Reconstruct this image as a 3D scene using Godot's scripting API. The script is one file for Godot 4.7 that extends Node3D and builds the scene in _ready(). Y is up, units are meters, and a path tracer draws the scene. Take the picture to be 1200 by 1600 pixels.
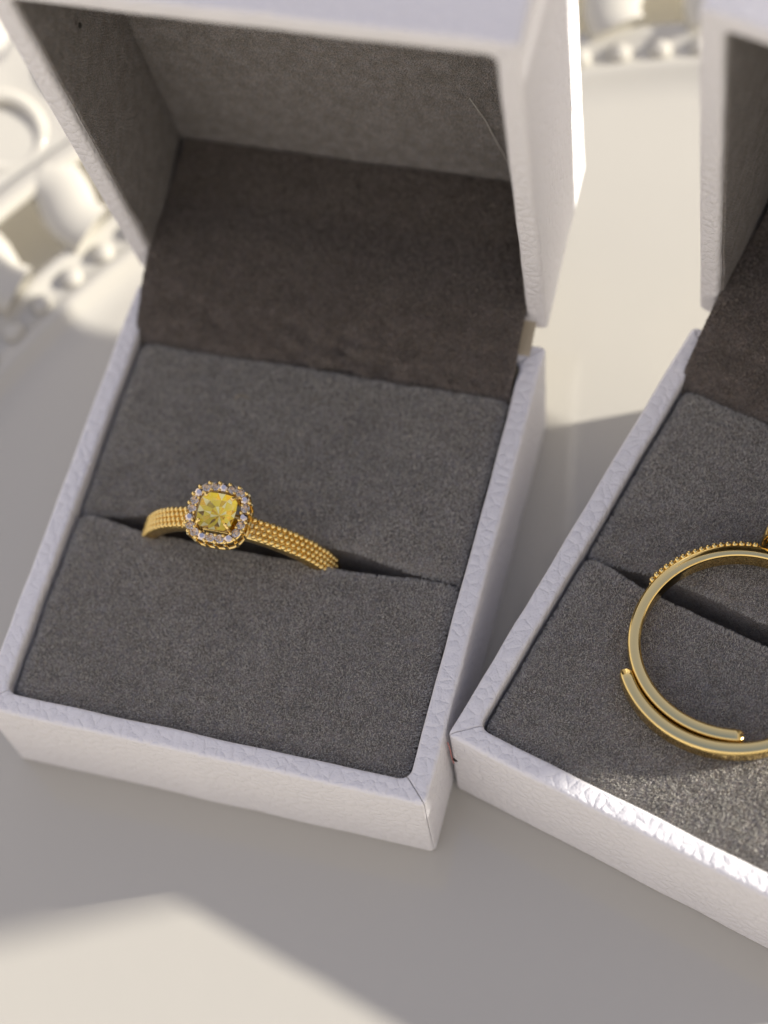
extends Node3D
# A close-up of ring boxes on a white openwork plate in low sunlight.
# All sizes below are written in centimetres; U turns them into metres.
const U := 0.01
const W := 5.0        # ring box: width
const D := 5.653      # ring box: depth of the tray
const H := 1.592      # ring box: height of the tray
const LL := 5.472     # ring box: length of the lid
const HL := 2.089     # ring box: height of the lid
const TW := 0.235     # wall thickness
const LEAN := -0.1675 # the open lid leans a little over the tray
const PLATE_C := Vector2(8.5, -1.9)
const PLATE_R := Vector2(10.9, 9.6)

var M := {}
var wob := FastNoiseLite.new()
var rng := RandomNumberGenerator.new()


# ---------------------------------------------------------------- mesh helpers
class Shape:
	var v := PackedVector3Array()
	var n := PackedVector3Array()
	var i := PackedInt32Array()

	# rows of points -> smooth surface. out = Vector3.ZERO: a closed body, faced outwards by its volume
	func grid(rows: Array, wrap_u := false, wrap_v := false, out := Vector3.ZERO, cap0 := false, cap1 := false) -> void:
		var nr := rows.size()
		var nc: int = rows[0].size()
		var at := v.size()
		var vs := PackedVector3Array()
		for r in rows:
			vs.append_array(r)
		var tri := PackedInt32Array()
		for r in (nr if wrap_v else nr - 1):
			var r2 := (r + 1) % nr
			for c in (nc if wrap_u else nc - 1):
				var c2 := (c + 1) % nc
				tri.append_array(PackedInt32Array([r * nc + c, r * nc + c2, r2 * nc + c, r * nc + c2, r2 * nc + c2, r2 * nc + c]))
		var ns := PackedVector3Array()
		ns.resize(vs.size())
		var mid := Vector3.ZERO
		for p in vs:
			mid += p
		mid /= vs.size()
		var vol := 0.0
		for k in range(0, tri.size(), 3):
			var a := vs[tri[k]]
			var b := vs[tri[k + 1]]
			var c := vs[tri[k + 2]]
			var f := (c - a).cross(b - a)
			for m in 3:
				ns[tri[k + m]] += f
			vol += f.dot(a - mid) if out == Vector3.ZERO else f.dot(out)
		var caps := []
		if cap0:
			caps.append([0, rows[0]])
		if cap1:
			caps.append([(nr - 1) * nc, rows[nr - 1]])
		if vol < 0.0:
			for k in range(0, tri.size(), 3):
				var t := tri[k + 1]
				tri[k + 1] = tri[k + 2]
				tri[k + 2] = t
			for k in ns.size():
				ns[k] = -ns[k]
		for k in ns.size():
			ns[k] = ns[k].normalized() if ns[k].length_squared() > 1e-20 else (Vector3.UP if out == Vector3.ZERO else out)
		for k in tri:
			i.append(at + k)
		v.append_array(vs)
		n.append_array(ns)
		for cp in caps:
			fan(cp[1], mid)

	# a flat lid on a loop of points, facing away from «inside»
	func fan(loop: PackedVector3Array, inside: Vector3) -> void:
		var c := Vector3.ZERO
		for p in loop:
			c += p
		c /= loop.size()
		var f := Vector3.ZERO
		for k in loop.size():
			f += (loop[(k + 1) % loop.size()] - c).cross(loop[k] - c)
		var flip := f.dot(c - inside) < 0.0
		f = (-f if flip else f).normalized()
		var at := v.size()
		v.append(c)
		n.append(f)
		for p in loop:
			v.append(p)
			n.append(f)
		for k in loop.size():
			var a := at + 1 + k
			var b := at + 1 + (k + 1) % loop.size()
			i.append_array(PackedInt32Array([at, b, a]) if flip else PackedInt32Array([at, a, b]))

	# flat-faced triangle pointing away from «inside»
	func facet(a: Vector3, b: Vector3, c: Vector3, inside: Vector3) -> void:
		var f := (c - a).cross(b - a)
		if f.length() < 1e-9:
			return
		if f.dot((a + b + c) / 3.0 - inside) < 0.0:
			var t := b
			b = c
			c = t
			f = -f
		f = f.normalized()
		var at := v.size()
		v.append_array(PackedVector3Array([a, b, c]))
		n.append_array(PackedVector3Array([f, f, f]))
		i.append_array(PackedInt32Array([at, at + 1, at + 2]))

	func ball(c: Vector3, r: float, nu := 10, nv := 6, squash := Vector3.ONE) -> void:
		var rows := []
		for a in nv + 1:
			var th := PI * a / nv
			var row := PackedVector3Array()
			for b in nu:
				var ph := TAU * b / nu
				row.append(c + Vector3(sin(th) * cos(ph), cos(th), sin(th) * sin(ph)) * r * squash)
			rows.append(row)
		grid(rows, true)

	func tube(path: PackedVector3Array, r: float, sides := 8, closed := false, r_end := -1.0) -> void:
		var rows := []
		var m := path.size()
		var up := Vector3(0.013, 0.999, 0.021)
		for k in m:
			var t := (path[(k + 1) % m] - path[(k - 1 + m) % m]) if closed else (path[mini(k + 1, m - 1)] - path[maxi(k - 1, 0)])
			t = t.normalized()
			if absf(up.dot(t)) > 0.98:
				up = Vector3(1, 0, 0)
			var a := (up - t * up.dot(t)).normalized()
			var b := t.cross(a)
			up = a
			var rr := r if r_end < 0.0 else lerpf(r, r_end, float(k) / (m - 1))
			var row := PackedVector3Array()
			for s in sides:
				row.append(path[k] + (a * cos(TAU * s / sides) + b * sin(TAU * s / sides)) * rr)
			rows.append(row)
		grid(rows, true, closed, Vector3.ZERO, not closed, not closed)

	func mesh() -> ArrayMesh:
		var arr := []
		arr.resize(Mesh.ARRAY_MAX)
		var sv := v.duplicate()
		for k in sv.size():
			sv[k] = sv[k] * 0.01
		arr[Mesh.ARRAY_VERTEX] = sv
		arr[Mesh.ARRAY_NORMAL] = n
		arr[Mesh.ARRAY_INDEX] = i
		var m := ArrayMesh.new()
		m.add_surface_from_arrays(Mesh.PRIMITIVE_TRIANGLES, arr)
		return m


func put(called: String, m: Mesh, mat: Material, parent: Node, at := Transform3D()) -> MeshInstance3D:
	var o := MeshInstance3D.new()
	o.name = called
	o.mesh = m
	o.material_override = mat
	o.transform = Transform3D(at.basis, at.origin * U)
	parent.add_child(o, true)
	return o


func build(called: String, s: Shape, mat: Material, parent: Node, at := Transform3D()) -> MeshInstance3D:
	return put(called, s.mesh(), mat, parent, at)


func tag(o: Node, label: String, category: String, group := "") -> void:
	o.set_meta("label", label)
	o.set_meta("category", category)
	if group != "":
		o.set_meta("group", group)


func thing(called: String, label: String, category: String, group := "") -> Node3D:
	var o := Node3D.new()
	o.name = called
	add_child(o, true)
	tag(o, label, category, group)
	return o


func jitter(p: Vector3, amp: float, scale := 1.0) -> Vector3:
	return p + amp * Vector3(wob.get_noise_3dv(p * scale), wob.get_noise_3dv(p * scale + Vector3(40, 7, 3)), wob.get_noise_3dv(p * scale + Vector3(5, 60, 9)))


# ---------------------------------------------------------------- materials
func noise(kind: int, freq: float, sd: int, octaves := 1) -> FastNoiseLite:
	var n := FastNoiseLite.new()
	n.noise_type = kind
	n.frequency = freq
	n.seed = sd
	n.fractal_octaves = octaves
	if octaves == 1:
		n.fractal_type = FastNoiseLite.FRACTAL_NONE
	return n


func tri(m: StandardMaterial3D, per_cm: float) -> void:
	m.uv1_triplanar = true
	m.uv1_triplanar_sharpness = 4.0
	m.uv1_scale = Vector3.ONE * per_cm / U


func tex(im: Image) -> ImageTexture:
	return ImageTexture.create_from_image(im)


# embossed paper: rounded pebbles parted by fine creases, with a finer grain over them
func leather_height(size: int, cells: float) -> Image:
	var cn := noise(FastNoiseLite.TYPE_CELLULAR, cells / size, 11)
	cn.cellular_return_type = FastNoiseLite.RETURN_DISTANCE2_SUB
	cn.cellular_jitter = 0.95
	cn.domain_warp_enabled = true
	cn.domain_warp_amplitude = size / cells * 0.35
	cn.domain_warp_frequency = cells / size * 0.6
	var a := cn.get_seamless_image(size, size, false, false, 0.15, true)
	var b := noise(FastNoiseLite.TYPE_SIMPLEX, cells * 3.2 / size, 5, 3).get_seamless_image(size, size, false, false, 0.15, true)
	var im := Image.create(size, size, false, Image.FORMAT_RGB8)
	for y in size:
		for x in size:
			var e := a.get_pixel(x, y).r
			var h := pow(clampf(e * 1.25, 0.0, 1.0), 0.55) * 0.74 + 0.26 * b.get_pixel(x, y).r
			im.set_pixel(x, y, Color(h, h, h))
	return im


# flock: very fine upright fibres
func flock_images(size: int, grain: float) -> Array:
	var b := noise(FastNoiseLite.TYPE_SIMPLEX, 1.0 / (grain * 16.0), 22, 3).get_seamless_image(size, size, false, false, 0.1, true)
	var t := noise(FastNoiseLite.TYPE_SIMPLEX, 1.0 / (grain * 5.0), 23, 2).get_seamless_image(size, size, false, false, 0.1, true)
	var r := RandomNumberGenerator.new()
	r.seed = 4
	var low := int(size / grain * 2.0)
	var a := Image.create(low, low, false, Image.FORMAT_RGB8)
	for y in low:
		for x in low:
			var g := (r.randf() + r.randf()) * 0.5
			a.set_pixel(x, y, Color(g, g, g))
	a.resize(size, size, Image.INTERPOLATE_CUBIC)
	var h := Image.create(size, size, false, Image.FORMAT_RGB8)
	var c := Image.create(size, size, false, Image.FORMAT_RGB8)
	for y in size:
		for x in size:
			var q := b.get_pixel(x, y).r - 0.5
			var w := t.get_pixel(x, y).r - 0.5
			var g := clampf(a.get_pixel(x, y).r * 0.85 + 0.15 * r.randf(), 0.0, 1.0)
			h.set_pixel(x, y, Color(g, g, g))
			var k := 0.80 + 0.55 * (g - 0.5) + 0.16 * q
			c.set_pixel(x, y, Color(k * (1.0 + 0.05 * w), k, k * (1.0 - 0.05 * w + 0.04 * q)))
	return [h, c]


func materials() -> void:
	var leather := tex(leather_height(1024, 30.0))
	for spec in [["paper", Color(0.80, 0.788, 0.803)]]:
		var m := StandardMaterial3D.new()
		m.resource_name = spec[0]
		m.albedo_color = (spec[1] as Color).linear_to_srgb()
		m.roughness = 0.62
		m.metallic_specular = 0.16
		m.heightmap_enabled = true
		m.heightmap_texture = leather
		m.heightmap_scale = 0.021
		tri(m, 1.0 / 4.0)
		M[spec[0]] = m
	var fl := flock_images(1024, 6.5)
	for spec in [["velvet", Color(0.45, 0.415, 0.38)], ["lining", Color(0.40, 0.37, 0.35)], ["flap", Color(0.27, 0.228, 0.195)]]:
		var m := StandardMaterial3D.new()
		m.resource_name = spec[0]
		m.albedo_color = (spec[1] as Color).linear_to_srgb()
		m.albedo_texture = tex(fl[1])
		m.roughness = 0.95
		m.metallic_specular = 0.15
		m.rim_enabled = true
		m.rim = 0.8
		m.rim_tint = 0.6
		m.heightmap_enabled = true
		m.heightmap_texture = tex(fl[0])
		m.heightmap_scale = 0.045
		tri(m, 1.0 / 3.0)
		M[spec[0]] = m
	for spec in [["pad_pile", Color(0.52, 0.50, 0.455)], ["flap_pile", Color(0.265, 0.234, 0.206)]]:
		var m := StandardMaterial3D.new()
		m.resource_name = spec[0]
		m.albedo_color = (spec[1] as Color).linear_to_srgb()
		m.vertex_color_use_as_albedo = true
		m.roughness = 0.95
		m.metallic_specular = 0.1
		M[spec[0]] = m
	var card := StandardMaterial3D.new()
	card.albedo_color = Color(0.50, 0.43, 0.31).linear_to_srgb()
	card.roughness = 0.8
	M.card = card
	var glaze := StandardMaterial3D.new()
	glaze.resource_name = "glaze"
	glaze.albedo_color = Color(0.505, 0.484, 0.425).linear_to_srgb()
	glaze.roughness = 0.045
	glaze.metallic_specular = 0.5
	glaze.heightmap_enabled = true
	var gw := noise(FastNoiseLite.TYPE_SIMPLEX, 0.008, 31, 3).get_seamless_image(512, 512, false, false, 0.2, true)
	glaze.heightmap_texture = tex(gw)
	glaze.heightmap_scale = 0.0015
	tri(glaze, 1.0 / 6.0)
	M.glaze = glaze
	var cloth := StandardMaterial3D.new()
	cloth.albedo_color = Color(0.92, 0.88, 0.75).linear_to_srgb()
	cloth.roughness = 0.9
	M.cloth = cloth
	var gold := StandardMaterial3D.new()
	gold.resource_name = "gold"
	gold.metallic = 1.0
	gold.albedo_color = Color(0.92, 0.69, 0.28).linear_to_srgb()
	gold.roughness = 0.07
	M.gold = gold
	var gem := StandardMaterial3D.new()
	gem.resource_name = "citrine"
	gem.albedo_color = Color(1.0, 0.965, 0.55, 0.02)
	gem.transparency = BaseMaterial3D.TRANSPARENCY_ALPHA
	gem.roughness = 0.0
	M.gem = gem
	var silver := StandardMaterial3D.new()
	silver.metallic = 1.0
	silver.albedo_color = Color(0.80, 0.70, 0.62).linear_to_srgb()
	silver.roughness = 0.05
	M.silver = silver
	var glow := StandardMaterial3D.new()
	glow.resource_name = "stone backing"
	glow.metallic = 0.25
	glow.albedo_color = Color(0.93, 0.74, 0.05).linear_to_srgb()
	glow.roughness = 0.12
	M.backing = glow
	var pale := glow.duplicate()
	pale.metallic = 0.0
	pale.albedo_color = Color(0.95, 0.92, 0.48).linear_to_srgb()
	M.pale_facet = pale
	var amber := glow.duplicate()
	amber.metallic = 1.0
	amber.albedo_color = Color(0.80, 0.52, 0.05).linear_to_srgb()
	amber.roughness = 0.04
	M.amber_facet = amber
	var ice := StandardMaterial3D.new()
	ice.resource_name = "clear stone"
	ice.albedo_color = Color(0.99, 0.94, 0.90, 0.0)
	ice.transparency = BaseMaterial3D.TRANSPARENCY_ALPHA
	ice.refraction_enabled = true
	ice.refraction_scale = 0.11
	ice.roughness = 0.0
	M.ice = ice
	for spec in [["lint", Color(0.62, 0.60, 0.56)], ["speck", Color(0.02, 0.018, 0.016)], ["ochre", Color(0.40, 0.33, 0.20)], ["rust", Color(0.36, 0.14, 0.06)], ["pink", Color(0.55, 0.22, 0.20)]]:
		var m := StandardMaterial3D.new()
		m.albedo_color = (spec[1] as Color).linear_to_srgb()
		m.roughness = 0.8
		M[spec[0]] = m


# ---------------------------------------------------------------- ring boxes
# cross-section of a board wrapped in paper: [inward offset, height] points, a closed loop
func board(o0: float, o1: float, y0: float, y1: float, r: float, o1_low := -1.0) -> PackedVector2Array:
	var p := PackedVector2Array()
	p.append(Vector2(o0 + 0.02, y0))
	p.append(Vector2(o0, y0 + 0.02))
	for k in 7:
		p.append(Vector2(o0, lerpf(y0 + 0.05, y1 - r, k / 6.0)))
	for k in range(1, 5):
		var a := PI * 0.5 * k / 5.0
		p.append(Vector2(o0 + r - r * cos(a), y1 - r + r * sin(a)))
	for k in 4:
		p.append(Vector2(lerpf(o0 + r, o1 - r, k / 3.0), y1))
	for k in range(1, 5):
		var a := PI * 0.5 * k / 5.0
		p.append(Vector2(o1 - r + r * sin(a), y1 - r + r * cos(a)))
	for k in 4:
		p.append(Vector2(lerpf(o1, o1 if o1_low < 0.0 else o1_low, k / 3.0), lerpf(y1 - r, y0 + 0.02, k / 3.0)))
	return p


# one side of a rectangular frame w x l, mitred at both ends, corners rounded
func frame_side(side: int, w: float, l: float, prof: PackedVector2Array, ro: float, ri: float, o_max: float, rough: float) -> Shape:
	var start: Vector3 = [Vector3(0, 0, 0), Vector3(w, 0, 0), Vector3(w, 0, -l), Vector3(0, 0, -l)][side]
	var dir: Vector3 = [Vector3(1, 0, 0), Vector3(0, 0, -1), Vector3(-1, 0, 0), Vector3(0, 0, 1)][side]
	var inw: Vector3 = [Vector3(0, 0, -1), Vector3(-1, 0, 0), Vector3(0, 0, 1), Vector3(1, 0, 0)][side]
	var long: float = w if side % 2 == 0 else l
	var rows := []
	var mid := Vector2.ZERO
	for q in prof:
		mid += q
	mid /= prof.size()
	var steps := []                              # [angle at the start, share, angle at the end, shrink]
	for a in [45.0, 43.0, 38.0, 30.0, 20.0, 10.0]:
		steps.append([a, 0.0, 0.022 if a == 45.0 else 0.0])
	for k in 25:
		steps.append([0.0, k / 24.0, 0.0])
	for a in [10.0, 20.0, 30.0, 38.0, 43.0, 45.0]:
		steps.append([a, 1.0, 0.022 if a == 45.0 else 0.0])
	for s in steps:
		var row := PackedVector3Array()
		var th: float = deg_to_rad(s[0])
		for q0 in prof:
			var q: Vector2 = q0
			if s[2] > 0.0:
				q = q0.move_toward(mid, s[2])
			var r := lerpf(ro, ri, clampf(q.x / o_max, 0.0, 1.0))
			var e := q.x + r * (1.0 - sin(th)) + (0.003 if s[0] > 40.0 else 0.0)
			var inn := q.x + r * (1.0 - cos(th))
			var along := lerpf(e, long - e, s[1])
			var p := start + dir * along + inw * inn + Vector3(0, q.y, 0)
			row.append(jitter(p, rough, 1.3))
		rows.append(row)
	var sh := Shape.new()
	sh.grid(rows, true, false, Vector3.ZERO, true, true)
	return sh


func slab(x0: float, x1: float, y0: float, y1: float, z0: float, z1: float, r: float) -> Shape:
	var s := Shape.new()
	var rows := []
	for q in [[r, 0.0], [0.0, r], [0.0, y1 - y0 - r], [r * 0.3, y1 - y0 - r * 0.3], [r, y1 - y0], [r + 0.15, y1 - y0]]:
		var row := PackedVector3Array()
		for c in [[x0, z0, 1, 1], [x1, z0, -1, 1], [x1, z1, -1, -1], [x0, z1, 1, -1]]:
			for k in 4:
				var a := PI * 0.5 * k / 3.0
				var ca := r * (1.0 - cos(a if c[2] * c[3] > 0 else PI * 0.5 - a))
				var sa := r * (1.0 - sin(a if c[2] * c[3] > 0 else PI * 0.5 - a))
				row.append(Vector3(c[0] + c[2] * (q[0] + ca), y0 + q[1], c[1] + c[3] * (q[0] + sa)))
		rows.append(row)
	s.grid(rows, true, false, Vector3.ZERO, true, true)
	return s


func edges(a: float, b: float, n: int) -> PackedFloat32Array:
	var p := PackedFloat32Array([a, a])
	for d in [0.012, 0.03, 0.055, 0.085, 0.12, 0.17]:
		p.append(a + d)
	for k in n:
		p.append(lerpf(a + 0.22, b - 0.22, k / float(n - 1)))
	for d in [0.17, 0.12, 0.085, 0.055, 0.03, 0.012]:
		p.append(b - d)
	p.append_array(PackedFloat32Array([b, b]))
	return p


# how far the ring slot stands open at x
func slot_gap(x: float) -> float:
	return 0.022 + 0.115 * smoothstep(0.35, 1.2, x) * (1.0 - smoothstep(3.3, 4.5, x))


# a flocked foam cushion; slot_side +1: the slot is at its front edge, -1: at its back edge
func pad(x0: float, x1: float, z0: float, z1: float, top: float, slot_side: int) -> Array:
	var xs := edges(x0, x1, 44)
	var zs := edges(z0, z1, 26)
	var rows := []
	for j in zs.size():
		var row := PackedVector3Array()
		for k in xs.size():
			var x := xs[k]
			var z := zs[j]
			var s := (z - z0) / (z1 - z0)
			var g := slot_gap(x)
			if slot_side > 0:
				z -= g * 1.25 * s * s
			else:
				z += g * 0.75 * (1.0 - s) * (1.0 - s)
			var skirt := k == 0 or j == 0 or k == xs.size() - 1 or j == zs.size() - 1
			var y := top
			for e in [[x - x0, 0.16, 0.115], [x1 - x, 0.16, 0.115], [zs[j] - z0, 0.13 if slot_side < 0 else 0.2, 0.085 if slot_side < 0 else 0.1], [z1 - zs[j], 0.15 if slot_side > 0 else 0.16, 0.11]]:
				var t := clampf(1.0 - float(e[0]) / float(e[1]), 0.0, 1.0)
				y -= float(e[2]) * (1.0 - sqrt(1.0 - t * t))
			y += 0.03 * wob.get_noise_3d(x * 0.55 + slot_side * 9.0, 3.0, z * 0.55) + 0.011 * wob.get_noise_3d(x * 2.4, 30.0, z * 2.4)
			y += 0.02 * sin(PI * clampf((x - x0) / (x1 - x0), 0, 1)) * sin(PI * s)
			row.append(Vector3(x, 0.35 if skirt else y, z))
		rows.append(row)
	return rows


func make_pad(called: String, rows: Array, parent: Node) -> void:
	var sh := Shape.new()
	sh.grid(rows, false, false, Vector3.UP)
	var o := build(called, sh, M.velvet, parent)
	var top := []
	for j in range(1, rows.size() - 1):
		top.append((rows[j] as PackedVector3Array).slice(1, rows[j].size() - 1))
	pile(top, 52000, M.pad_pile, o, Vector3(0.1, 0, 0.3))


func f2(x: float) -> float:
	return clampf(x / W, 0.0, 1.0)


# a sheet bent along a path in the (z, y) plane
func sheet(path: PackedVector2Array, x0: float, x1: float, thick: float, nx: int, wrinkle: float) -> Array:
	var c := Curve2D.new()
	for p in path:
		c.add_point(p)
	var len := c.get_baked_length()
	var rows := []
	var ns := 46
	for k in ns:
		var p := c.sample_baked(len * k / (ns - 1.0))
		var t := (c.sample_baked(minf(len, len * k / (ns - 1.0) + 0.12)) - c.sample_baked(maxf(0.0, len * k / (ns - 1.0) - 0.12))).normalized()
		var nn := Vector2(t.y, -t.x)
		if nn.y < 0.0:
			nn = -nn
		var row := PackedVector3Array()
		for side in 2:
			for q in nx:
				var f := q / (nx - 1.0) if side == 0 else 1.0 - q / (nx - 1.0)
				var x := lerpf(x0, x1, f)
				var off := 0.0 if side == 0 else -thick
				# creases where the cloth bunches over the hinge
				var s := len * k / (ns - 1.0)
				if wrinkle > 0.0:
					off -= 0.08 * f2(x) * smoothstep(0.4, 1.0, s) * (1.0 - smoothstep(2.0, 2.9, s))
				var mid := exp(-pow((x - 2.75) / 1.0, 2.0)) * exp(-pow((s - 0.75) / 0.32, 2.0))
				off += wrinkle * (0.022 * wob.get_noise_3d(x * 0.6, s * 0.7, 5.0) + mid * 0.10 * wob.get_noise_3d(x * 2.6 + s * 1.5, s * 3.4 - x, 1.0))
				off += wrinkle * 0.010 * sin(s * 17.0 + 2.0 * wob.get_noise_3d(x * 0.5, 0.0, 0.0)) * exp(-pow((s - 0.8) / 0.3, 2.0))
				row.append(Vector3(x, p.y + nn.y * off, p.x + nn.x * off))
		rows.append(row)
	return rows


func closed(rows: Array) -> Shape:
	var sh := Shape.new()
	sh.grid(rows, true, false, Vector3.ZERO, true, true)
	return sh


# short upright fibres all over a surface given as rows of points
func pile(rows: Array, count: int, mat: Material, parent: Node, nap: Vector3) -> void:
	var acc := PackedFloat32Array()
	var cells := []
	var sum := 0.0
	for j in rows.size() - 1:
		for k in rows[j].size() - 1:
			var p: Vector3 = rows[j][k]
			var u: Vector3 = rows[j][k + 1] - p
			var w: Vector3 = rows[j + 1][k] - p
			sum += u.cross(w).length()
			acc.append(sum)
			cells.append([p, u, w, rows[j + 1][k + 1] - p - u - w])
	var blade := Shape.new()
	var tip := Vector3(0.004, 0.034, 0.0)
	for k in 3:
		var a0 := TAU * k / 3.0
		var a1 := TAU * (k + 1) / 3.0
		blade.facet(Vector3(cos(a0), 0, sin(a0)) * 0.0062, Vector3(cos(a1), 0, sin(a1)) * 0.0062, tip, Vector3(0, 0.01, 0))
	var mm := MultiMesh.new()
	mm.transform_format = MultiMesh.TRANSFORM_3D
	mm.use_colors = true
	mm.mesh = blade.mesh()
	mm.instance_count = count
	for n in count:
		var c: Array = cells[mini(acc.bsearch(rng.randf() * sum), cells.size() - 1)]
		var a := rng.randf()
		var b := rng.randf()
		var p: Vector3 = c[0] + c[1] * a + c[2] * b + c[3] * a * b
		var nn: Vector3 = (c[1] as Vector3).cross(c[2]).normalized()
		if nn.y < 0.0:
			nn = -nn
		var sway := wob.get_noise_3dv(p * 0.9 + Vector3(11, 0, 0))
		var lean := nap * (0.35 + 0.5 * sway) + Vector3(rng.randf_range(-1, 1), rng.randf_range(-0.2, 0.4), rng.randf_range(-1, 1)) * 0.55
		var y := (nn + lean).normalized()
		var x := y.cross(Vector3(rng.randf_range(-1, 1), rng.randf_range(-1, 1), rng.randf_range(-1, 1))).normalized()
		var l := rng.randf_range(0.75, 1.3)
		mm.set_instance_transform(n, Transform3D(Basis(x, y * l, x.cross(y)), (p - nn * 0.003) * U))
		var g := rng.randf_range(0.62, 1.38)
		mm.set_instance_color(n, Color(g * rng.randf_range(0.97, 1.03), g, g * rng.randf_range(0.96, 1.04)))
	var o := MultiMeshInstance3D.new()
	o.name = "pile"
	o.multimesh = mm
	o.material_override = mat
	o.set_meta("kind", "stuff")
	parent.add_child(o, true)


func lid_frame() -> Transform3D:
	var up := Vector3(0, cos(LEAN), -sin(LEAN))
	var dp := Vector3(0, -sin(LEAN), -cos(LEAN))
	var hinge := Vector3(-0.04, H - 0.02, -D - 0.225)
	return Transform3D(Basis(Vector3.RIGHT, -dp, -up), hinge + dp * HL)


func make_box(label: String) -> Node3D:
	var t := thing("ring_box", label, "ring box", "open white ring boxes on the plate")
	var base := build("tray", slab(0.2, W - 0.2, 0.01, 0.2, -D + 0.2, -0.2, 0.03), M.paper, t)
	for s in 4:
		build("wall", frame_side(s, W, D, board(0.0, TW, 0.0, H, 0.05), 0.065, 0.13, TW, 0.006), M.paper, base)
	make_pad("front_pad", pad(TW + 0.05, W - TW - 0.05, -2.57, -TW - 0.05, 1.48, -1), t)
	make_pad("rear_pad", pad(TW + 0.05, W - TW - 0.05, -4.93, -2.57, 1.50, 1), t)
	var lf := lid_frame()
	var lid := build("lid", slab(0.15, W - 0.15, 0.004, 0.2, -LL + 0.15, -0.15, 0.03), M.paper, t, lf)
	for s in 4:
		build("wall", frame_side(s, W, LL, board(0.0, TW - 0.01, 0.0, HL, 0.05, 0.10), 0.065, 0.13, TW, 0.006), M.paper, lid)
	for s in [1, 2, 3]:
		build("lining", frame_side(s, W, LL, board(0.10, TW + 0.02, 0.3, HL - 0.09, 0.016, 0.13), 0.1, 0.14, TW, 0.01), M.lining, lid)
	build("back_panel", slab(0.12, W - 0.12, 0.15, 0.475, -LL + 0.12, -0.12, 0.05), M.lining, lid)
	# the velvet flap over the hinge, from behind the rear pad up into the lid
	var path := PackedVector2Array([Vector2(-4.80, 0.9), Vector2(-4.90, 1.32), Vector2(-4.97, 1.53), Vector2(-5.16, 1.70), Vector2(-5.45, 1.89), Vector2(-5.78, 2.02), Vector2(-6.15, 2.07)])
	for w in [0.8, 1.2, 1.6]:
		var p := lf * Vector3(0, HL - w, -0.33)
		path.append(Vector2(p.z, p.y))
	var fr := sheet(path, 0.19, W - 0.27, 0.03, 60, 1.0)
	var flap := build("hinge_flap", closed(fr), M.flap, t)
	var top := []
	for r in fr:
		top.append((r as PackedVector3Array).slice(0, 60))
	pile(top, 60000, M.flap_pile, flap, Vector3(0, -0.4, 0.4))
	var strip := PackedVector2Array([Vector2(-5.3, 1.40), Vector2(-5.5, 1.61), Vector2(-5.75, 1.70), Vector2(-6.0, 1.83), Vector2(-6.2, 1.88)])
	build("hinge_strip", closed(sheet(strip, 0.3, W - 0.16, 0.03, 8, 0.0)), M.card, t)
	return t


# ---------------------------------------------------------------- rings (in the ring's own plane: x, y; axis z; head at +y)
func polar(phi: float, r: float, z := 0.0) -> Vector3:
	return Vector3(cos(phi) * r, sin(phi) * r, z)


# a strip of band from angle a to b (degrees); radius and half thickness run from start to end
func band(a: float, b: float, r_at: Callable, half: float, wide: float) -> Shape:
	var rows := []
	var n := maxi(8, int(absf(b - a) / 2.0))
	for k in n + 1:
		var f := k / float(n)
		var ph := deg_to_rad(lerpf(a, b, f))
		var r: float = r_at.call(rad_to_deg(ph))
		# the free end is rounded off
		var near := (1.0 - f) * absf(b - a)
		var shrink := 1.0 if near > 3.0 else lerpf(0.72, 1.0, sqrt(near / 3.0))
		var row := PackedVector3Array()
		for q in 24:
			var c := cos(TAU * q / 24.0)
			var sn := sin(TAU * q / 24.0)
			row.append(polar(ph, r + half * shrink * signf(c) * pow(absf(c), 0.42), wide * 0.5 * shrink * signf(sn) * pow(absf(sn), 0.42)))
		rows.append(row)
	var s := Shape.new()
	s.grid(rows, true, false, Vector3.ZERO, true, true)
	return s


# a rounded square in the x-z plane
func cushion(half: float, y: float, n: int, power := 3.6, turn := 0.0) -> PackedVector3Array:
	var p := PackedVector3Array()
	for k in n:
		var a := TAU * (k + turn) / n
		var c := cos(a)
		var s := sin(a)
		var r := half / pow(pow(absf(c), power) + pow(absf(s), power), 1.0 / power)
		p.append(Vector3(c * r, y, s * r))
	return p


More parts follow.
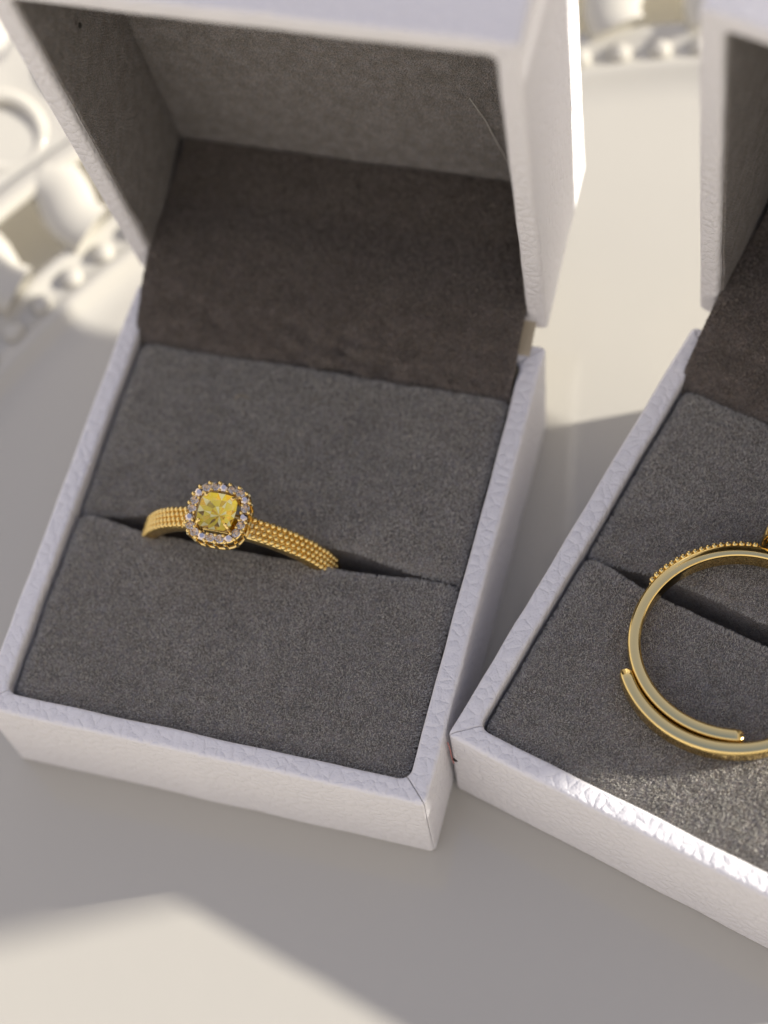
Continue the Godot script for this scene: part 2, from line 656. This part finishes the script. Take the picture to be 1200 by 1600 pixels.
# faceted stone; rings listed from the table down, the last is the culet
func gem(half: float, y: float, n: int, power: float, table := 0.58, crown := 0.26, deep := 0.62) -> Shape:
	var s := Shape.new()
	var g := [cushion(half * table, y + half * crown, n, power * 0.8, 0.5), cushion(half * 0.84, y + half * crown * 0.55, n, power * 0.9, 0.0), cushion(half, y + 0.012 * half / 0.2, n, power, 0.5), cushion(half, y - 0.012 * half / 0.2, n, power, 0.5), cushion(half * 0.62, y - half * deep * 0.52, n, 2.4, 0.0), cushion(half * 0.24, y - half * deep * 0.86, n, 2.0, 0.5)]
	var inside := Vector3(0, y, 0)
	for k in range(1, n - 1):
		s.facet(g[0][0], g[0][k], g[0][k + 1], inside)
	for r in g.size() - 1:
		var same: bool = r == 2
		var ahead: bool = r == 0 or r == 3 or false
		for k in n:
			var k2 := (k + 1) % n
			if same:
				s.facet(g[r][k], g[r][k2], g[r + 1][k], inside)
				s.facet(g[r][k2], g[r + 1][k2], g[r + 1][k], inside)
			elif r % 2 == 0 or r == 3:
				# upper ring sits half a step ahead of the lower
				s.facet(g[r][k], g[r + 1][k], g[r + 1][k2], inside)
				s.facet(g[r][k], g[r][k2], g[r + 1][k2], inside)
			else:
				s.facet(g[r][k], g[r][k2], g[r + 1][k], inside)
				s.facet(g[r][k2], g[r + 1][k2], g[r + 1][k], inside)
	for k in n:
		s.facet(g[5][k], g[5][(k + 1) % n], Vector3(0, y - half * deep, 0), inside)
	return s


func tube_loop(half: float, y: float, r: float, power := 3.6, n := 48) -> Shape:
	var s := Shape.new()
	var c := cushion(half, y, n, power)
	var rows := []
	for k in n:
		var out := (c[(k + 1) % n] - c[(k - 1 + n) % n]).cross(Vector3.UP).normalized()
		var row := PackedVector3Array()
		for q in 8:
			var a := TAU * q / 8.0
			row.append(c[k] + out * cos(a) * r + Vector3.UP * sin(a) * r)
		rows.append(row)
	s.grid(rows, true, true)
	return s


func make_ring(label: String) -> Node3D:
	var t := thing("ring", label, "ring", "gold rings with a yellow stone in the ring boxes")
	var inner := func(deg: float) -> float:
		var f := smoothstep(195.0, 297.0, deg)
		return lerpf(1.075, 0.975, f)
	var outer := func(deg: float) -> float:
		return lerpf(1.075, 1.195, 1.0 - smoothstep(-140.0, -20.0, deg))
	build("band", band(90.0, 297.0, inner, 0.07, 0.245), M.gold, t)
	build("band", band(90.0, -140.0, outer, 0.07, 0.25), M.gold, t)
	# four rows of beading on each shoulder
	var bs := Shape.new()
	for side in [-1.0, 1.0]:
		for row in 4:
			for k in 18:
				var deg: float = 90.0 + side * (16.6 + k * 3.45)
				var z := -0.090 + row * 0.060 + rng.randf_range(-0.003, 0.003)
				var off := 0.5 * (row % 2)
				deg += side * off * 3.45
				var c := polar(deg_to_rad(deg), 1.155, z)
				bs.ball(c, 0.0345 * rng.randf_range(0.93, 1.06), 10, 7)
	build("beading", bs, M.gold, t).set_meta("kind", "stuff")
	# the head: gallery, halo of small clear stones, yellow cushion-cut stone on four prongs
	var y0 := 1.15
	var head := build("setting", tube_loop(0.295, y0 + 0.185, 0.036, 3.0), M.gold, t)
	build("gallery_rail", tube_loop(0.312, y0 + 0.05, 0.026, 3.0), M.gold, head)
	var plate := Shape.new()
	var rows := []
	for q in [[0.20, 0.06], [0.235, 0.20], [0.25, 0.215], [0.31, 0.215], [0.325, 0.20], [0.327, 0.165], [0.315, 0.155], [0.27, 0.155], [0.24, 0.05]]:
		rows.append(cushion(q[0], y0 + q[1], 48, 3.0))
	plate.grid(rows, true, true)
	build("halo_plate", plate, M.gold, head)
	var posts := Shape.new()
	var pc := cushion(0.318, 0.0, 20, 3.0, 0.5)
	for p in pc:
		posts.tube(PackedVector3Array([p + Vector3(0, y0 + 0.04, 0), p * 1.03 + Vector3(0, y0 + 0.11, 0), p * 1.06 + Vector3(0, y0 + 0.2, 0)]), 0.022, 6)
	build("gallery_posts", posts, M.gold, head).set_meta("kind", "stuff")
	var small := gem(0.05, 0.0, 8, 2.0, 0.55, 0.36, 0.7).mesh()
	# stones spaced evenly along the rounded square
	var path := cushion(0.289, y0 + 0.25, 240, 3.0)
	var lens := PackedFloat32Array([0.0])
	for k in 240:
		lens.append(lens[-1] + path[k].distance_to(path[(k + 1) % 240]))
	var dots := Shape.new()
	var n := 20
	for k in n:
		for half_step in 2:
			var want: float = lens[-1] * (k + 0.5 * half_step) / n
			var j := 0
			while lens[j + 1] < want:
				j += 1
			var p := path[j]
			if half_step == 0:
				put("halo_stone", small, M.ice if k % 3 else M.silver, head, Transform3D(Basis(Vector3.UP, rng.randf() * TAU) * Basis(Vector3(rng.randf_range(-1, 1), 0, rng.randf_range(-1, 1)).normalized(), rng.randf_range(0.0, 0.16)), p))
			else:
				var o := Vector3(p.x, 0, p.z).normalized()
				dots.ball(p + o * 0.044, 0.024, 8, 6)
				dots.ball(p - o * 0.038, 0.021, 8, 6)
	build("stone_prongs", dots, M.gold, head).set_meta("kind", "stuff")
	var g := gem(0.215, y0 + 0.29, 12, 4.2)
	build("yellow_stone", g, M.gem, head)
	# the lower facets throw the light back up, as those of a cut stone do
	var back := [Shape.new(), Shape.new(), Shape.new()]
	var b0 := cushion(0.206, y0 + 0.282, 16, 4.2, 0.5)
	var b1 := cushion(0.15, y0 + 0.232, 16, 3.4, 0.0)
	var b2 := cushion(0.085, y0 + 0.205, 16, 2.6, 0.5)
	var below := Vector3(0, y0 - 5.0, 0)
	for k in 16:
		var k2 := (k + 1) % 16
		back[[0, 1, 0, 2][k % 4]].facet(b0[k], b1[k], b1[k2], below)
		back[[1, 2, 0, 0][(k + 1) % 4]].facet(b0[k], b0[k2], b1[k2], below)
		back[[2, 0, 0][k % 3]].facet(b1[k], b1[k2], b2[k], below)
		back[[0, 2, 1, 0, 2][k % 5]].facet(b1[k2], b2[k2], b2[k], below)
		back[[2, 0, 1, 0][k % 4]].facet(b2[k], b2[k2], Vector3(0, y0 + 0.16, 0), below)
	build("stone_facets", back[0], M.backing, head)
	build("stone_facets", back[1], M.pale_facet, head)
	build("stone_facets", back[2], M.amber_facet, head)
	for c in [[1, 1], [1, -1], [-1, 1], [-1, -1]]:
		var pr := Shape.new()
		var a := Vector3(c[0] * 0.178, y0 + 0.15, c[1] * 0.178)
		pr.tube(PackedVector3Array([a, a + Vector3(0, 0.14, 0), a + Vector3(-c[0] * 0.012, 0.178, -c[1] * 0.012), a + Vector3(-c[0] * 0.035, 0.19, -c[1] * 0.035)]), 0.023, 8, false, 0.016)
		pr.ball(a + Vector3(-c[0] * 0.03, 0.185, -c[1] * 0.03), 0.024, 8, 6)
		build("prong", pr, M.gold, head)
	return t


# ---------------------------------------------------------------- the plate
func oval(a: float, out: float, y: float) -> Vector3:
	# a point «out» beyond the edge of the well
	var p := Vector2(cos(a) * PLATE_R.x, sin(a) * PLATE_R.y)
	var nn := Vector2(cos(a) / PLATE_R.x, sin(a) / PLATE_R.y).normalized()
	p += nn * out + PLATE_C
	return Vector3(p.x, y, p.y)


func oval_out(a: float) -> Vector3:
	var nn := Vector2(cos(a) / PLATE_R.x, sin(a) / PLATE_R.y).normalized()
	return Vector3(nn.x, 0, nn.y)


# angles spaced evenly along the oval, «out» beyond the well
func even(n: int, out: float, start := 0.0) -> PackedFloat32Array:
	var lens := PackedFloat32Array([0.0])
	for k in 1440:
		lens.append(lens[-1] + oval(TAU * k / 1440, out, 0).distance_to(oval(TAU * (k + 1) / 1440, out, 0)))
	var res := PackedFloat32Array()
	var j := 0
	for k in n:
		while lens[j + 1] < lens[-1] * k / n:
			j += 1
		res.append(TAU * (j + start) / 1440)
	return res


func make_plate() -> void:
	var t := thing("plate", "white glazed oval plate with beaded openwork rim under the ring boxes", "plate")
	var s := Shape.new()
	var rows := []
	var prof := [[-0.35, 0.0], [-0.16, 0.02], [0.0, 0.075], [0.10, 0.14], [0.17, 0.17], [0.24, 0.165], [0.30, 0.135], [0.38, 0.12], [0.50, 0.125], [0.60, 0.155], [0.66, 0.205], [0.74, 0.23], [0.82, 0.215], [0.87, 0.17], [0.85, 0.10], [0.6, 0.0], [0.2, -0.1], [-0.5, -0.22], [-2.2, -0.28], [-2.3, -0.62], [-2.5, -0.62], [-2.6, -0.28]]
	var n := 220
	for q in prof:
		var row := PackedVector3Array()
		for k in n:
			row.append(oval(TAU * k / n, q[0], q[1]))
		rows.append(row)
	var well := []
	for f in [0.0, 0.12, 0.25, 0.4, 0.55, 0.7, 0.85, 0.94]:
		var row := PackedVector3Array()
		for k in n:
			var p := oval(TAU * k / n, -0.35, 0.0)
			row.append(Vector3(lerpf(PLATE_C.x, p.x, f), 0.0, lerpf(PLATE_C.y, p.z, f)))
		well.append(row)
	s.grid(well + rows, true, false, Vector3.ZERO)
	build("well", s, M.glaze, t)
	# the ring of beads between two ridges
	var bead := Shape.new()
	bead.ball(Vector3.ZERO, 0.155, 20, 12, Vector3(1, 0.65, 1))
	var bm := bead.mesh()
	for a in even(124, 0.45):
		put("bead", bm, M.glaze, t, Transform3D(Basis(), oval(a, 0.45, 0.15)))
	# the pierced border: short bars between two ridges, then a fluted brim with a scalloped edge and raised scrolls
	var ridge := Shape.new()
	rows = []
	for q in 12:
		var row := PackedVector3Array()
		var qa := TAU * q / 12
		for k in n:
			row.append(oval(TAU * k / n, 1.82 + 0.19 * cos(qa), 0.50 + 0.12 * sin(qa)))
		rows.append(row)
	ridge.grid(rows, true, true)
	build("outer_ridge", ridge, M.glaze, t)
	var bar := Shape.new()
	var pts := PackedVector3Array()
	for k in 9:
		var f := k / 8.0
		pts.append(Vector3(0.07 * sin(f * TAU), lerpf(-0.15, 0.14, f), lerpf(-0.6, 0.5, f)))
	bar.tube(pts, 0.40, 12)
	var bm2 := bar.mesh()
	var scroll := Shape.new()
	pts = PackedVector3Array()
	for k in 40:
		var a := TAU * k / 40
		pts.append(Vector3(0.50 * cos(a), 0.06 * sin(a), 0.55 * sin(a)))
	scroll.tube(pts, 0.12, 12, true)
	var sm := scroll.mesh()
	var angles := even(54, 1.6, 13.3)
	for k in angles.size():
		var a := angles[k]
		var out := oval_out(a)
		var b := Basis(out.cross(Vector3.UP) * -1.0, Vector3.UP, out)
		put("bar", bm2, M.glaze, t, Transform3D(Basis(b.x, b.y * 0.6, b.z), oval(a, 1.38, 0.32)))
		put("scroll", sm, M.glaze, t, Transform3D(b.rotated(b.x.normalized(), -0.25), oval(a, 2.68, 0.61)))
	var brim := Shape.new()
	rows = []
	var nb := 54 * 12
	for q in [[1.85, 0.46], [2.2, 0.53], [2.7, 0.62], [3.1, 0.70], [3.45, 0.80], [3.55, 0.84], [3.56, 0.78], [3.4, 0.66], [3.0, 0.54], [2.3, 0.38], [1.9, 0.34]]:
		var row := PackedVector3Array()
		for k in nb:
			var a := TAU * k / nb
			var f: float = (q[0] - 2.0) / 1.5
			var wave := absf(sin(27.0 * a))
			row.append(oval(a, q[0] + 0.28 * f * wave, q[1] + 0.10 * f * wave))
		rows.append(row)
	brim.grid(rows, true, true)
	build("brim", brim, M.glaze, t)


func _ready() -> void:
	# ---- camera
	var cam := Camera3D.new()
	cam.name = "camera"
	var bx := Vector3(0.95510991, -0.12828657, -0.26703488)
	var by := Vector3(-0.19430426, 0.40915673, -0.89153611)
	var bz := Vector3(0.22363122, 0.90340098, 0.36586302)
	cam.transform = Transform3D(Basis(bx, by, bz), Vector3(7.48854744, 17.80732072, 5.13495883) * U)
	cam.near = 0.02
	cam.far = 20.0
	cam.projection = Camera3D.PROJECTION_FRUSTUM
	cam.size = 2.0 * cam.near * 800.0 / 2627.4446
	cam.frustum_offset = Vector2(100.806, 216.731) / 2627.4446 * cam.near
	var lens := CameraAttributesPhysical.new()
	lens.frustum_focal_length = 26.0
	lens.frustum_focus_distance = 17.6 * U
	lens.exposure_aperture = 5.0
	lens.frustum_near = 0.02
	lens.frustum_far = 20.0
	cam.attributes = lens
	add_child(cam)
	cam.near = 0.02
	cam.far = 20.0
	cam.current = true
	# ---- sky, sun, exposure
	var sky := ProceduralSkyMaterial.new()
	sky.sky_top_color = Color(0.42, 0.50, 0.70)
	sky.sky_horizon_color = Color(1.02, 0.965, 0.885)
	sky.sky_curve = 0.9
	sky.ground_bottom_color = Color(0.45, 0.42, 0.38)
	sky.ground_horizon_color = Color(0.6, 0.57, 0.53)
	sky.sun_angle_max = 12.0
	var env := Environment.new()
	env.background_mode = Environment.BG_SKY
	env.sky = Sky.new()
	env.sky.sky_material = sky
	env.tonemap_mode = Environment.TONE_MAPPER_LINEAR
	env.tonemap_exposure = 1.6
	env.background_energy_multiplier = 0.79
	env.sdfgi_enabled = true
	env.ssao_enabled = true
	env.ssil_enabled = true
	var we := WorldEnvironment.new()
	we.name = "world_environment"
	we.environment = env
	add_child(we)
	var sun := DirectionalLight3D.new()
	sun.name = "sun"
	var dir := Vector3(-2.47, -1.0, 1.06).normalized()
	sun.transform = Transform3D(Basis.looking_at(dir, Vector3.UP), Vector3(0.5, 0.3, -0.2))
	sun.light_energy = 1.6
	sun.light_color = Color(1.0, 0.975, 0.935)
	sun.light_angular_distance = 1.9
	sun.shadow_enabled = true
	add_child(sun)

	wob.noise_type = FastNoiseLite.TYPE_SIMPLEX
	wob.frequency = 1.0
	wob.seed = 7
	wob.fractal_type = FastNoiseLite.FRACTAL_NONE
	rng.seed = 3
	materials()

	# ---- the table and the plate
	var table := Shape.new()
	table.grid([PackedVector3Array([Vector3(-150, 0, -150), Vector3(150, 0, -150)]), PackedVector3Array([Vector3(-150, 0, 150), Vector3(150, 0, 150)])], false, false, Vector3.UP)
	build("ground", table, M.cloth, self, Transform3D(Basis(), Vector3(0, -0.625, 0))).set_meta("kind", "structure")
	make_plate()

	# ---- the wall over the window that the sun comes in by: its lower edge keeps the sun off the tops of the lids
	var head := Shape.new()
	head.grid([PackedVector3Array([Vector3(70, 32, -90), Vector3(80, 40, -90), Vector3(80, 110, -90), Vector3(70, 110, -90)]), PackedVector3Array([Vector3(70, 32, 60), Vector3(80, 40, 60), Vector3(80, 110, 60), Vector3(70, 110, 60)])], true, false, Vector3.ZERO, true, true)
	var wm := StandardMaterial3D.new()
	wm.albedo_color = Color(0.6, 0.58, 0.55).linear_to_srgb()
	wm.roughness = 0.9
	build("wall", head, wm, self).set_meta("kind", "structure")

	# ---- ring boxes
	var box := make_box("open white ring box with its ring standing in the slot of the grey velvet pad")
	var box2: Node3D = box.duplicate()
	box2.name = "ring_box_001"
	add_child(box2, true)
	tag(box2, "white ring box cut off by the frame, its ring lying flat on grey velvet", "ring box", "open white ring boxes on the plate")
	box2.position = Vector3(5.032, 0.0, -0.796) * U
	box2.rotation.y = -0.27263
	var box3: Node3D = box.duplicate()
	box3.name = "ring_box_002"
	add_child(box3, true)
	tag(box3, "empty white ring box standing behind the two boxes with rings, outside the frame", "ring box", "open white ring boxes on the plate")
	box3.position = Vector3(12.86, 0.0, 0.6) * U
	box3.rotation.y = 0.13
	for o in box3.find_children("pile*", "MultiMeshInstance3D", true, false):
		o.get_parent().remove_child(o)   # nothing of this box is near enough to show its nap
		o.free()

	# ---- rings
	var ring := make_ring("gold ring with yellow stone standing upright in the pad slot")
	ring.transform = Transform3D(Basis(Vector3.RIGHT, deg_to_rad(7.0)), Vector3(2.18, 1.04, -2.58) * U)
	var ring2: Node3D = ring.duplicate()
	ring2.name = "ring_001"
	add_child(ring2, true)
	tag(ring2, "gold adjustable ring with overlapping ends lying flat on the velvet pad", "ring", "gold rings with a yellow stone in the ring boxes")
	var hd := Vector3(0.27, 0.0, -0.963).normalized()
	var tilt := deg_to_rad(1.5)
	var hy := (hd * cos(tilt) + Vector3.UP * sin(tilt)).normalized()
	var hx := hd.cross(Vector3.UP).normalized()
	ring2.transform = Transform3D(Basis(hx, hy, hx.cross(hy)), Vector3(7.75, 1.70, -2.33) * U)

	# ---- small stray things
	fibre("lint", "white curled lint hair on the grey back panel of the open lid", "lint", [Vector3(3.866, 3.819, -7.10), Vector3(3.94, 3.62, -7.13), Vector3(4.008, 3.415, -7.17), Vector3(4.062, 3.189, -7.205), Vector3(4.136, 2.911, -7.25), Vector3(4.218, 2.613, -7.30)], 0.006, M.lint)
	fibre("fibre", "short ochre fibre on the rear velvet pad above the standing ring", "fibre", [Vector3(1.63, 1.552, -4.31), Vector3(1.68, 1.563, -4.37), Vector3(1.74, 1.558, -4.375), Vector3(1.79, 1.550, -4.36)], 0.0045, M.ochre)
	fibre("thread", "fine pink thread stuck down the corner edge of the box at the right", "thread", [Vector3(5.03, 1.40, -0.785), Vector3(5.045, 1.2, -0.783), Vector3(5.047, 1.02, -0.783), Vector3(5.06, 0.8, -0.788)], 0.007, M.pink)
	var dot := Shape.new()
	dot.ball(Vector3.ZERO, 0.03, 8, 6, Vector3(0.5, 1.3, 1.0))
	var dm := dot.mesh()
	var d1 := put("speck", dm, M.speck, self, Transform3D(Basis(), Vector3(0.222, 5.476, -5.956)))
	tag(d1, "black speck on the grey lining of the lid's left side", "speck")
	var d2 := put("speck", dm, M.speck, self, Transform3D(Basis(Vector3.UP, -PI * 0.5 - 0.27), Vector3(5.085, 0.92, -0.782)))
	tag(d2, "dark speck on the front face of the right box near its corner", "speck")


func fibre(called: String, label: String, category: String, pts: Array, r: float, mat: Material) -> void:
	var c := Curve3D.new()
	for k in pts.size():
		var t: Vector3 = (pts[mini(k + 1, pts.size() - 1)] - pts[maxi(k - 1, 0)]) / 6.0
		c.add_point(pts[k], -t, t)
	c.bake_interval = 0.03
	var s := Shape.new()
	s.tube(c.get_baked_points(), r, 6)
	tag(build(called, s, mat, self), label, category)
